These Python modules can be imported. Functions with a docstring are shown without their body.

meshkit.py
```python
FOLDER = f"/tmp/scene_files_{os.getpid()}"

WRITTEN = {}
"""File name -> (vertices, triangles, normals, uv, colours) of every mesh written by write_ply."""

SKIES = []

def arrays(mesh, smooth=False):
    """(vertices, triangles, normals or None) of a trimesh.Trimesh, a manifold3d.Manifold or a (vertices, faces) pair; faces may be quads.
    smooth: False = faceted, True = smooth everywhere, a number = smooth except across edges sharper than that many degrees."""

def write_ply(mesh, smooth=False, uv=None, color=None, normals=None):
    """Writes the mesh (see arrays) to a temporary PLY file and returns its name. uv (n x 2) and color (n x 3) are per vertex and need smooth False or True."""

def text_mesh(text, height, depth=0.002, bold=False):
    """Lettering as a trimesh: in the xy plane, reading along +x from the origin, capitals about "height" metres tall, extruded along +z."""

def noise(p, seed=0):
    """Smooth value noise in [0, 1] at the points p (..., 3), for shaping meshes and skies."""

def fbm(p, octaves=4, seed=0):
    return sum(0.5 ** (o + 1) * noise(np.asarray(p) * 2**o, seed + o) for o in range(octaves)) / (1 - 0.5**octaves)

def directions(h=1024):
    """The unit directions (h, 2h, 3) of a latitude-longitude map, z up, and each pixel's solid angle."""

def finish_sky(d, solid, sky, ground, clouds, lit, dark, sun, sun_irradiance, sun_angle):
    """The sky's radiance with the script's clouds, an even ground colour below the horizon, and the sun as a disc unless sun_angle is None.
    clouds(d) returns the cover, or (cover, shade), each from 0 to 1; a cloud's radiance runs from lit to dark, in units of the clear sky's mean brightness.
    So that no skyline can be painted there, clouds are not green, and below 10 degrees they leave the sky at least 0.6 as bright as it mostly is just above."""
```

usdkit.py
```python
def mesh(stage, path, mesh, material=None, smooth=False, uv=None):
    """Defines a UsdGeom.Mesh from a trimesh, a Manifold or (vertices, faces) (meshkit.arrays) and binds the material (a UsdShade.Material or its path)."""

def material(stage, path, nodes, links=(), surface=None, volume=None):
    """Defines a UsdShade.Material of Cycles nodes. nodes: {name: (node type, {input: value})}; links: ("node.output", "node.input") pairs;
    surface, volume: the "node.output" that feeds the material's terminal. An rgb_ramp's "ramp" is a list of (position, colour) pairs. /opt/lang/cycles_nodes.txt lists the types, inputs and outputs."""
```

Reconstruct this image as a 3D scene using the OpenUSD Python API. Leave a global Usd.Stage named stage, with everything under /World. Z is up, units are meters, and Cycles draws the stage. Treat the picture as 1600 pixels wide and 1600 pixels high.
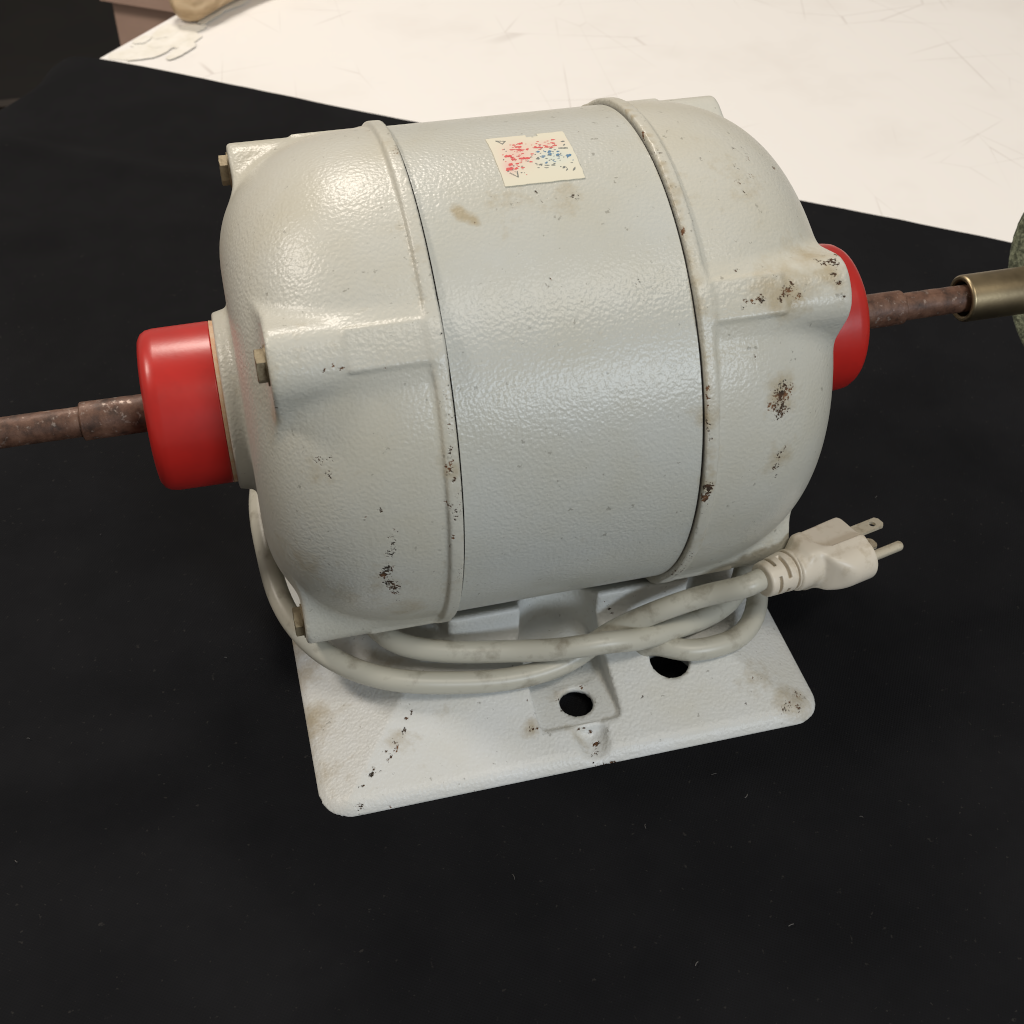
import math, numpy as np, trimesh, usdkit
from meshkit import noise, fbm
from scipy.interpolate import CubicSpline
from scipy.ndimage import map_coordinates
from scipy.spatial import cKDTree
import shapely
from shapely.geometry import Polygon
from pxr import Usd, UsdGeom, UsdLux, UsdShade, Gf, Sdf, Vt

stage = Usd.Stage.CreateInMemory()
UsdGeom.SetStageUpAxis(stage, 'Z'); UsdGeom.SetStageMetersPerUnit(stage, 1.0)
world = UsdGeom.Xform.Define(stage, '/World'); stage.SetDefaultPrim(world.GetPrim())
UsdGeom.Scope.Define(stage, '/World/Looks')

# ------------------------------------------------------------------ camera
CR = np.array([[0.96772907, -0.25069828, 0.02551129], [-0.15872784, -0.68506109, -0.71098297], [0.195719, 0.68398953, -0.70274632]])
CP = np.array([-0.12077658, -0.42655081, 0.46688255]); CF = 1948.976
cam = UsdGeom.Camera.Define(stage, '/World/camera')
m4 = np.eye(4); m4[0, :3] = CR[0]; m4[1, :3] = -CR[1]; m4[2, :3] = -CR[2]; m4[3, :3] = CP
cam.AddTransformOp().Set(Gf.Matrix4d(*m4.ravel().tolist()))
cam.CreateHorizontalApertureAttr(36.0); cam.CreateVerticalApertureAttr(36.0)
cam.CreateFocalLengthAttr(36.0 * CF / 1600); cam.CreateClippingRangeAttr((0.02, 50.0))
cam.CreateFStopAttr(20.0); cam.CreateFocusDistanceAttr(0.52)
cam.CreateExposureAttr(0.0)

# ------------------------------------------------------------------ unseen lamps and ambient fill (indoors: no sky, no sun)
def rect(name, d, dist, w, h, power, color):
    d = np.array(d, float); d /= np.linalg.norm(d); p = np.array([0, 0, .12]) + d * dist
    z = d; x = np.cross([0, 0, 1.0], z); x /= np.linalg.norm(x); y = np.cross(z, x)
    l = UsdLux.RectLight.Define(stage, '/World/' + name)
    q = np.eye(4); q[0, :3] = x; q[1, :3] = y; q[2, :3] = z; q[3, :3] = p
    l.AddTransformOp().Set(Gf.Matrix4d(*q.ravel().tolist()))
    l.CreateWidthAttr(w); l.CreateHeightAttr(h); l.CreateNormalizeAttr(True)
    l.CreateIntensityAttr(power); l.CreateColorAttr(Gf.Vec3f(*color))
    return l
WARM = (1.0, .91, .81); COOL = (.80, .90, 1.0)
rect('unseen_ceiling_lamp_rear', (-.06, .65, .76), 2.3, .46, .36, 7.9, WARM)  # out of view behind, lights the table and the tops of motor and cap
rect('unseen_ceiling_lamp_left', (-.62, .26, .72), 2.1, .34, .30, 5.2, WARM)  # out of view, warms the left bell and the left side of the base
rect('unseen_ceiling_lamp_front', (.24, -.43, .87), 1.9, .62, .24, 3.1, (1.0, .93, .82))  # out of view overhead, gives the broad highlight along the shell
rect('unseen_cool_light_front', (.32, -.86, .40), 2.2, .42, .34, 5.2, COOL)  # cool source out of view, lights the pedestal face and lower shell
dome = UsdLux.DomeLight.Define(stage, '/World/ambient_fill')  # even dome fill, added in place of light bounced about the room
dome.CreateIntensityAttr(0.075); dome.CreateColorAttr(Gf.Vec3f(1.0, .92, .82))

# ------------------------------------------------------------------ helpers
used = {}
def path_of(name, parent):
    base = (parent.GetPath().pathString if parent is not None else '/World') + '/' + name
    n = used.get(base, -1) + 1; used[base] = n
    return base if n == 0 else f'{base}_{n:03d}'
def setd(p, **kw):
    for k, v in kw.items():
        if v: p.SetCustomDataByKey(k, v)
    return p
def obj(name, mesh, mat, parent=None, smooth=30, **kw):
    m = usdkit.mesh(stage, path_of(name, parent), mesh, mat, smooth=smooth)
    return setd(m.GetPrim(), **kw)
def thing(name, **kw):
    return setd(UsdGeom.Xform.Define(stage, path_of(name, None)).GetPrim(), **kw)
def primvar(prim, name, vals):
    vals = np.asarray(vals, np.float32)
    api = UsdGeom.PrimvarsAPI(prim)
    if vals.ndim == 1: api.CreatePrimvar(name, Sdf.ValueTypeNames.FloatArray, 'vertex').Set(Vt.FloatArray.FromNumpy(vals))
    else: api.CreatePrimvar(name, Sdf.ValueTypeNames.Color3fArray, 'vertex').Set(Vt.Vec3fArray.FromNumpy(vals))

def surface_net(F, origin, h):
    """Triangles of the zero level of the sampled field F (inside negative)."""
    inside = F < 0; nx, ny, nz = F.shape
    offs = [(a, b, c) for a in (0, 1) for b in (0, 1) for c in (0, 1)]
    cnt = sum(inside[a:nx-1+a, b:ny-1+b, c:nz-1+c].astype(np.int8) for a, b, c in offs)
    cells = np.argwhere((cnt > 0) & (cnt < 8))
    idx = np.full((nx-1, ny-1, nz-1), -1, np.int64); idx[tuple(cells.T)] = np.arange(len(cells))
    acc = np.zeros((len(cells), 3)); num = np.zeros(len(cells))
    for i, o in enumerate(offs):
        for ax in range(3):
            if o[ax] == 0:
                o2 = list(o); o2[ax] = 1
                f0 = F[cells[:, 0]+o[0], cells[:, 1]+o[1], cells[:, 2]+o[2]]; f1 = F[cells[:, 0]+o2[0], cells[:, 1]+o2[1], cells[:, 2]+o2[2]]
                x = (f0 < 0) != (f1 < 0); t = np.where(x, f0 / np.where(x, f0 - f1, 1), 0)
                pt = np.tile(np.array(o, float), (len(cells), 1)); pt[:, ax] += t
                acc += pt * x[:, None]; num += x
    V = origin + h * (cells + acc / num[:, None])
    quads = []
    for ax in range(3):
        b, c = (ax + 1) % 3, (ax + 2) % 3
        s0 = [slice(None)] * 3; s1 = [slice(None)] * 3
        s0[ax] = slice(0, -1); s1[ax] = slice(1, None)
        e = np.argwhere(inside[tuple(s0)] != inside[tuple(s1)])
        e = e[(e[:, b] > 0) & (e[:, c] > 0) & (e[:, b] < F.shape[b]-1) & (e[:, c] < F.shape[c]-1)]
        flip = ~inside[e[:, 0], e[:, 1], e[:, 2]]
        def cid(db, dc):
            q = e.copy(); q[:, b] -= db; q[:, c] -= dc; return idx[tuple(q.T)]
        Q = np.stack([cid(1, 1), cid(0, 1), cid(0, 0), cid(1, 0)], 1)
        Q[flip] = Q[flip][:, ::-1]; quads.append(Q)
    Q = np.vstack(quads)
    return V, np.vstack([Q[:, [0, 1, 2]], Q[:, [0, 2, 3]]])
def from_sdf(f, lo, hi, h):
    lo = np.array(lo, float); n = np.ceil((np.array(hi) - lo) / h).astype(int) + 1
    g = [lo[k] + h * np.arange(n[k]) for k in range(3)]
    X, Y, Z = np.meshgrid(*g, indexing='ij')
    V, Fc = surface_net(f(X, Y, Z), lo, h)
    for _ in range(2):                                    # settle the vertices on the surface
        e = h * .3; f0 = f(*V.T)
        G = np.stack([f(V[:, 0]+e, V[:, 1], V[:, 2]) - f0, f(V[:, 0], V[:, 1]+e, V[:, 2]) - f0, f(V[:, 0], V[:, 1], V[:, 2]+e) - f0], 1) / e
        s = f0 / np.maximum((G**2).sum(1), .25)
        V = V - np.clip(s, -h*.4, h*.4)[:, None] * G
    return V, Fc
def smin(a, b, k):
    q = np.maximum(k - np.abs(a - b), 0) / k
    return np.minimum(a, b) - q * q * k * .25
def smax(a, b, k): return -smin(-a, -b, k)

def lathe(prof, n=64, axis='x', center=(0, 0, 0), closed=False):
    """prof: (along, radius) points; turned about the axis."""
    prof = np.array(prof, float); th = np.arange(n) * 2 * np.pi / n
    a, r = prof[:, 0], prof[:, 1]
    V = np.stack([np.repeat(a, n), np.outer(r, np.cos(th)).ravel(), np.outer(r, np.sin(th)).ravel()], 1)
    k = len(prof); F = []
    rng = range(k if closed else k - 1)
    for i in rng:
        j = (i + 1) % k
        A = i*n + np.arange(n); B = i*n + (np.arange(n)+1) % n; C = j*n + (np.arange(n)+1) % n; D = j*n + np.arange(n)
        F.append(np.stack([A, D, C], 1)); F.append(np.stack([A, C, B], 1))
    F = np.vstack(F)
    t = trimesh.Trimesh(V + np.array(center), F, process=False)
    t.merge_vertices(); t.update_faces(t.nondegenerate_faces()); t.fix_normals()
    return t
def rounded(prof, rad, n=5):
    """Rounds the inner corners of a profile polyline. rad: one radius, or one per corner."""
    P = np.array(prof, float); out = [P[0]]
    for i in range(1, len(P) - 1):
        r = rad if np.isscalar(rad) else rad[i - 1]
        u = P[i-1] - P[i]; v = P[i+1] - P[i]; lu, lv = np.linalg.norm(u), np.linalg.norm(v)
        r = min(r, lu * .49, lv * .49)
        if r < 1e-6: out.append(P[i]); continue
        a, b = P[i] + u/lu*r, P[i] + v/lv*r
        for t in np.linspace(0, 1, n): out.append((1-t)**2*a + 2*t*(1-t)*P[i] + t*t*b)
    out.append(P[-1]); return np.array(out)
def tube(P, rad, sides=20, caps=True, lump=0):
    P = np.asarray(P, float); T = np.gradient(P, axis=0); T /= np.linalg.norm(T, axis=1, keepdims=True)
    N = np.zeros_like(P); a = np.cross(T[0], [0, 0, 1.0]); a = a if np.linalg.norm(a) > 1e-3 else np.array([1.0, 0, 0]); N[0] = a / np.linalg.norm(a)
    for i in range(1, len(P)):
        v = N[i-1] - T[i] * (N[i-1] @ T[i]); N[i] = v / np.linalg.norm(v)
    B = np.cross(T, N); th = np.arange(sides) * 2 * np.pi / sides
    R = np.broadcast_to(rad, (len(P),))
    V = (P[:, None] + R[:, None, None] * (np.cos(th)[None, :, None] * N[:, None] + np.sin(th)[None, :, None] * B[:, None])).reshape(-1, 3)
    F = []
    for i in range(len(P) - 1):
        A = i*sides + np.arange(sides); Bq = i*sides + (np.arange(sides)+1) % sides
        F.append(np.stack([A, Bq, Bq + sides], 1)); F.append(np.stack([A, Bq + sides, A + sides], 1))
    F = np.vstack(F)
    if caps:
        c0, c1 = len(V), len(V) + 1; V = np.vstack([V, P[0], P[-1]]); k = np.arange(sides); e = (len(P)-1)*sides
        F = np.vstack([F, np.stack([np.full(sides, c0), (k+1) % sides, k], 1), np.stack([np.full(sides, c1), e + k, e + (k+1) % sides], 1)])
    return trimesh.Trimesh(V, F, process=False)
def spline(P, n):
    P = np.array(P, float); t = np.r_[0, np.cumsum(np.sqrt(np.linalg.norm(np.diff(P, axis=0), axis=1)))]
    return CubicSpline(t, P)(np.linspace(0, t[-1], n))

# ------------------------------------------------------------------ materials
LK = '/World/Looks/'
def enamel(name, color, peel=430, amount=.55, rough=.26, smooth_top=0):
    """Hammered casting enamel with stains, specks and chips; attributes wear and stain say where."""
    nodes = {
        'tc': ('texture_coordinate', {}),
        'peel': ('noise_texture', {'scale': peel, 'detail': 1.0, 'roughness': .4}),
        'amp': ('noise_texture', {'scale': 14.0, 'detail': 2.0}),
        'ampr': ('map_range', {'from_min': .3, 'from_max': .7, 'to_min': amount * .55, 'to_max': amount * 1.1}),
        'chipn': ('noise_texture', {'scale': 950.0, 'detail': 4.0, 'roughness': .62}),
        'wear': ('attribute', {'attribute': 'wear'}), 'stain': ('attribute', {'attribute': 'stain'}),
        'sum': ('math', {'math_type': 'add'}), 'chip': ('map_range', {'from_min': .86, 'from_max': .90, 'clamp': True}),
        'speckn': ('noise_texture', {'scale': 260.0, 'detail': 3.0, 'roughness': .6}),
        'speck': ('map_range', {'from_min': .675, 'from_max': .72, 'to_max': .5, 'clamp': True}),
        'low': ('noise_texture', {'scale': 22.0, 'detail': 4.0, 'roughness': .6}),
        'lowr': ('map_range', {'from_min': .35, 'from_max': .75, 'to_min': 0.0, 'to_max': .50, 'clamp': True}),
        'stn': ('noise_texture', {'scale': 120.0, 'detail': 4.0, 'roughness': .65}),
        'stm': ('math', {'math_type': 'multiply_add', 'value2': .62}),
        'stx': ('map_range', {'from_min': .66, 'from_max': 1.10, 'to_max': .72, 'clamp': True}),
        'c1': ('mix_color', {'a': color, 'b': tuple(np.array(color) * np.array([.90, .84, .70]))}),
        'c2': ('mix_color', {'b': (.36, .29, .17)}),
        'c3': ('mix_color', {'b': (.16, .15, .12)}),
        'chipc': ('rgb_ramp', {'ramp': [(0.35, (.026, .018, .011)), (.50, (.070, .037, .019)), (.64, (.17, .080, .036))]}),
        'chipv': ('noise_texture', {'scale': 180.0, 'detail': 2.0}),
        'c4': ('mix_color', {}),
        'r': ('map_range', {'from_min': 0.0, 'from_max': 1.0, 'to_min': rough, 'to_max': .85}),
        'hs': ('math', {'math_type': 'multiply_add', 'value2': -0.9}),
        'b': ('bump', {'distance': .0006, 'strength': .5, 'filter_width': 1.0}),
        'p': ('principled_bsdf', {'specular_ior_level': .36}),
    }
    links = [('tc.object', n + '.vector') for n in ('peel', 'amp', 'chipn', 'speckn', 'low', 'stn', 'chipv')] + [
        ('amp.fac', 'ampr.value'), ('chipn.fac', 'sum.value1'), ('wear.fac', 'sum.value2'), ('sum.value', 'chip.value'),
        ('speckn.fac', 'speck.value'), ('low.fac', 'lowr.value'), ('lowr.result', 'c1.fac'),
        ('stain.fac', 'stm.value1'), ('stn.fac', 'stm.value3'), ('stm.value', 'stx.value'), ('stx.result', 'c2.fac'),
        ('c1.result', 'c2.a'), ('c2.result', 'c3.a'), ('speck.result', 'c3.fac'),
        ('chipv.fac', 'chipc.fac'), ('c3.result', 'c4.a'), ('chipc.color', 'c4.b'), ('chip.result', 'c4.fac'),
        ('c4.result', 'p.base_color'), ('chip.result', 'r.value'), ('r.result', 'p.roughness'),
        ('chip.result', 'hs.value1'), ('peel.fac', 'hs.value3'), ('hs.value', 'b.height'), ('ampr.result', 'b.strength'), ('b.normal', 'p.normal')]
    return usdkit.material(stage, LK + name, nodes, links, surface='p.BSDF')
def plain(name, color, rough=.5, metal=0, bump=None, mix=None, spec=.5, **extra):
    """One colour, with optional grain: mix = (colour, scale, low, high), bump = (scale, distance, strength)."""
    nodes = {'tc': ('texture_coordinate', {}), 'p': ('principled_bsdf', {'base_color': color, 'roughness': rough, 'metallic': metal, 'specular_ior_level': spec, **extra})}
    links = []
    if mix:
        nodes['n'] = ('noise_texture', {'scale': mix[1], 'detail': 5.0, 'roughness': .62})
        nodes['r'] = ('map_range', {'from_min': mix[2], 'from_max': mix[3], 'clamp': True})
        nodes['c'] = ('mix_color', {'a': color, 'b': mix[0]})
        links += [('tc.object', 'n.vector'), ('n.fac', 'r.value'), ('r.result', 'c.fac'), ('c.result', 'p.base_color')]
    if bump:
        nodes['bn'] = ('noise_texture', {'scale': bump[0], 'detail': 3.0, 'roughness': .55})
        nodes['b'] = ('bump', {'distance': bump[1], 'strength': bump[2]})
        links += [('tc.object', 'bn.vector'), ('bn.fac', 'b.height'), ('b.normal', 'p.normal')]
    return usdkit.material(stage, LK + name, nodes, links, surface='p.BSDF')

M_bell = enamel('bell_enamel', (.535, .53, .475), peel=740, amount=.46, rough=.33)
M_shell = enamel('shell_enamel', (.51, .52, .485), peel=780, amount=.52, rough=.32)
M_base = enamel('base_enamel', (.665, .68, .675), peel=700, amount=.60, rough=.40)
M_red = plain('red_vinyl', (.47, .019, .014), rough=.33, mix=((.40, .018, .014), 60.0, .45, .75), bump=(260.0, .0002, .2))
M_peach = plain('worn_cap_rim', (.62, .36, .20), rough=.5, mix=((.66, .55, .40), 160.0, .4, .65))
M_gap = plain('seam_shadow', (.02, .018, .015), rough=.9)
M_bolt = plain('brass_plated_bolt', (.24, .20, .13), rough=.55, metal=.6, mix=((.10, .07, .035), 260.0, .48, .72), bump=(700.0, .0002, .4))
M_rust = usdkit.material(stage, LK + 'rusty_steel', {
    'tc': ('texture_coordinate', {}), 'n': ('noise_texture', {'scale': 150.0, 'detail': 5.0, 'roughness': .65}),
    'ramp': ('rgb_ramp', {'ramp': [(.30, (.035, .018, .012)), (.50, (.110, .054, .034)), (.66, (.165, .088, .058)), (.8, (.22, .14, .10))]}),
    'g': ('noise_texture', {'scale': 330.0, 'detail': 3.0, 'roughness': .6}), 'gm': ('map_range', {'from_min': .60, 'from_max': .70, 'to_max': .45, 'clamp': True}),
    'gr': ('map_range', {'from_min': 0, 'from_max': 1, 'to_min': .50, 'to_max': .25}), 'mt': ('map_range', {'to_min': .15, 'to_max': .95}),
    'c': ('mix_color', {'b': (.50, .43, .38)}), 'b': ('bump', {'distance': .0006, 'strength': .6}), 'p': ('principled_bsdf', {})},
    [('tc.object', 'n.vector'), ('tc.object', 'g.vector'), ('n.fac', 'ramp.fac'), ('g.fac', 'gm.value'), ('gm.result', 'c.fac'), ('ramp.color', 'c.a'), ('c.result', 'p.base_color'),
     ('gm.result', 'gr.value'), ('gr.result', 'p.roughness'), ('gm.result', 'mt.value'), ('mt.result', 'p.metallic'), ('n.fac', 'b.height'), ('b.normal', 'p.normal')], surface='p.BSDF')
M_brass = plain('bronze_sleeve_metal', (.33, .265, .165), rough=.42, metal=1.0, mix=((.22, .175, .11), 60.0, .4, .7), bump=(500.0, .00015, .3))
M_dark = plain('bore_shade_black', (.015, .012, .010), rough=.6)
M_wheel = plain('green_stained_felt', (.27, .30, .20), rough=.9, mix=((.10, .115, .075), 300.0, .42, .58), bump=(420.0, .0012, .8))
M_wheel_edge = plain('wheel_edge_felt', (.18, .205, .145), rough=.9, mix=((.08, .09, .065), 260.0, .42, .58), bump=(420.0, .0010, .7))
M_cord = plain('grey_cord_vinyl', (.50, .485, .41), rough=.38, mix=((.20, .17, .12), 80.0, .52, .80), bump=(900.0, .0002, .15))
M_plug = plain('beige_plug_vinyl', (.70, .63, .52), rough=.40, mix=((.46, .38, .26), 110.0, .52, .80), bump=(700.0, .0002, .2))
M_prong = plain('nickel_brass_prong', (.76, .69, .54), rough=.30, metal=.45, mix=((.40, .32, .2), 200.0, .52, .75))
M_redp = plain('red_print', (.62, .09, .09), rough=.7)
M_bluep = plain('blue_print', (.09, .20, .33), rough=.7)
M_greyp = plain('grey_print', (.17, .18, .17), rough=.7)
M_paper = usdkit.material(stage, LK + 'label_paper', {'a': ('attribute', {'attribute': 'tint'}), 'p': ('principled_bsdf', {'roughness': .62})}, [('a.color', 'p.base_color')], surface='p.BSDF')

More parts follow.
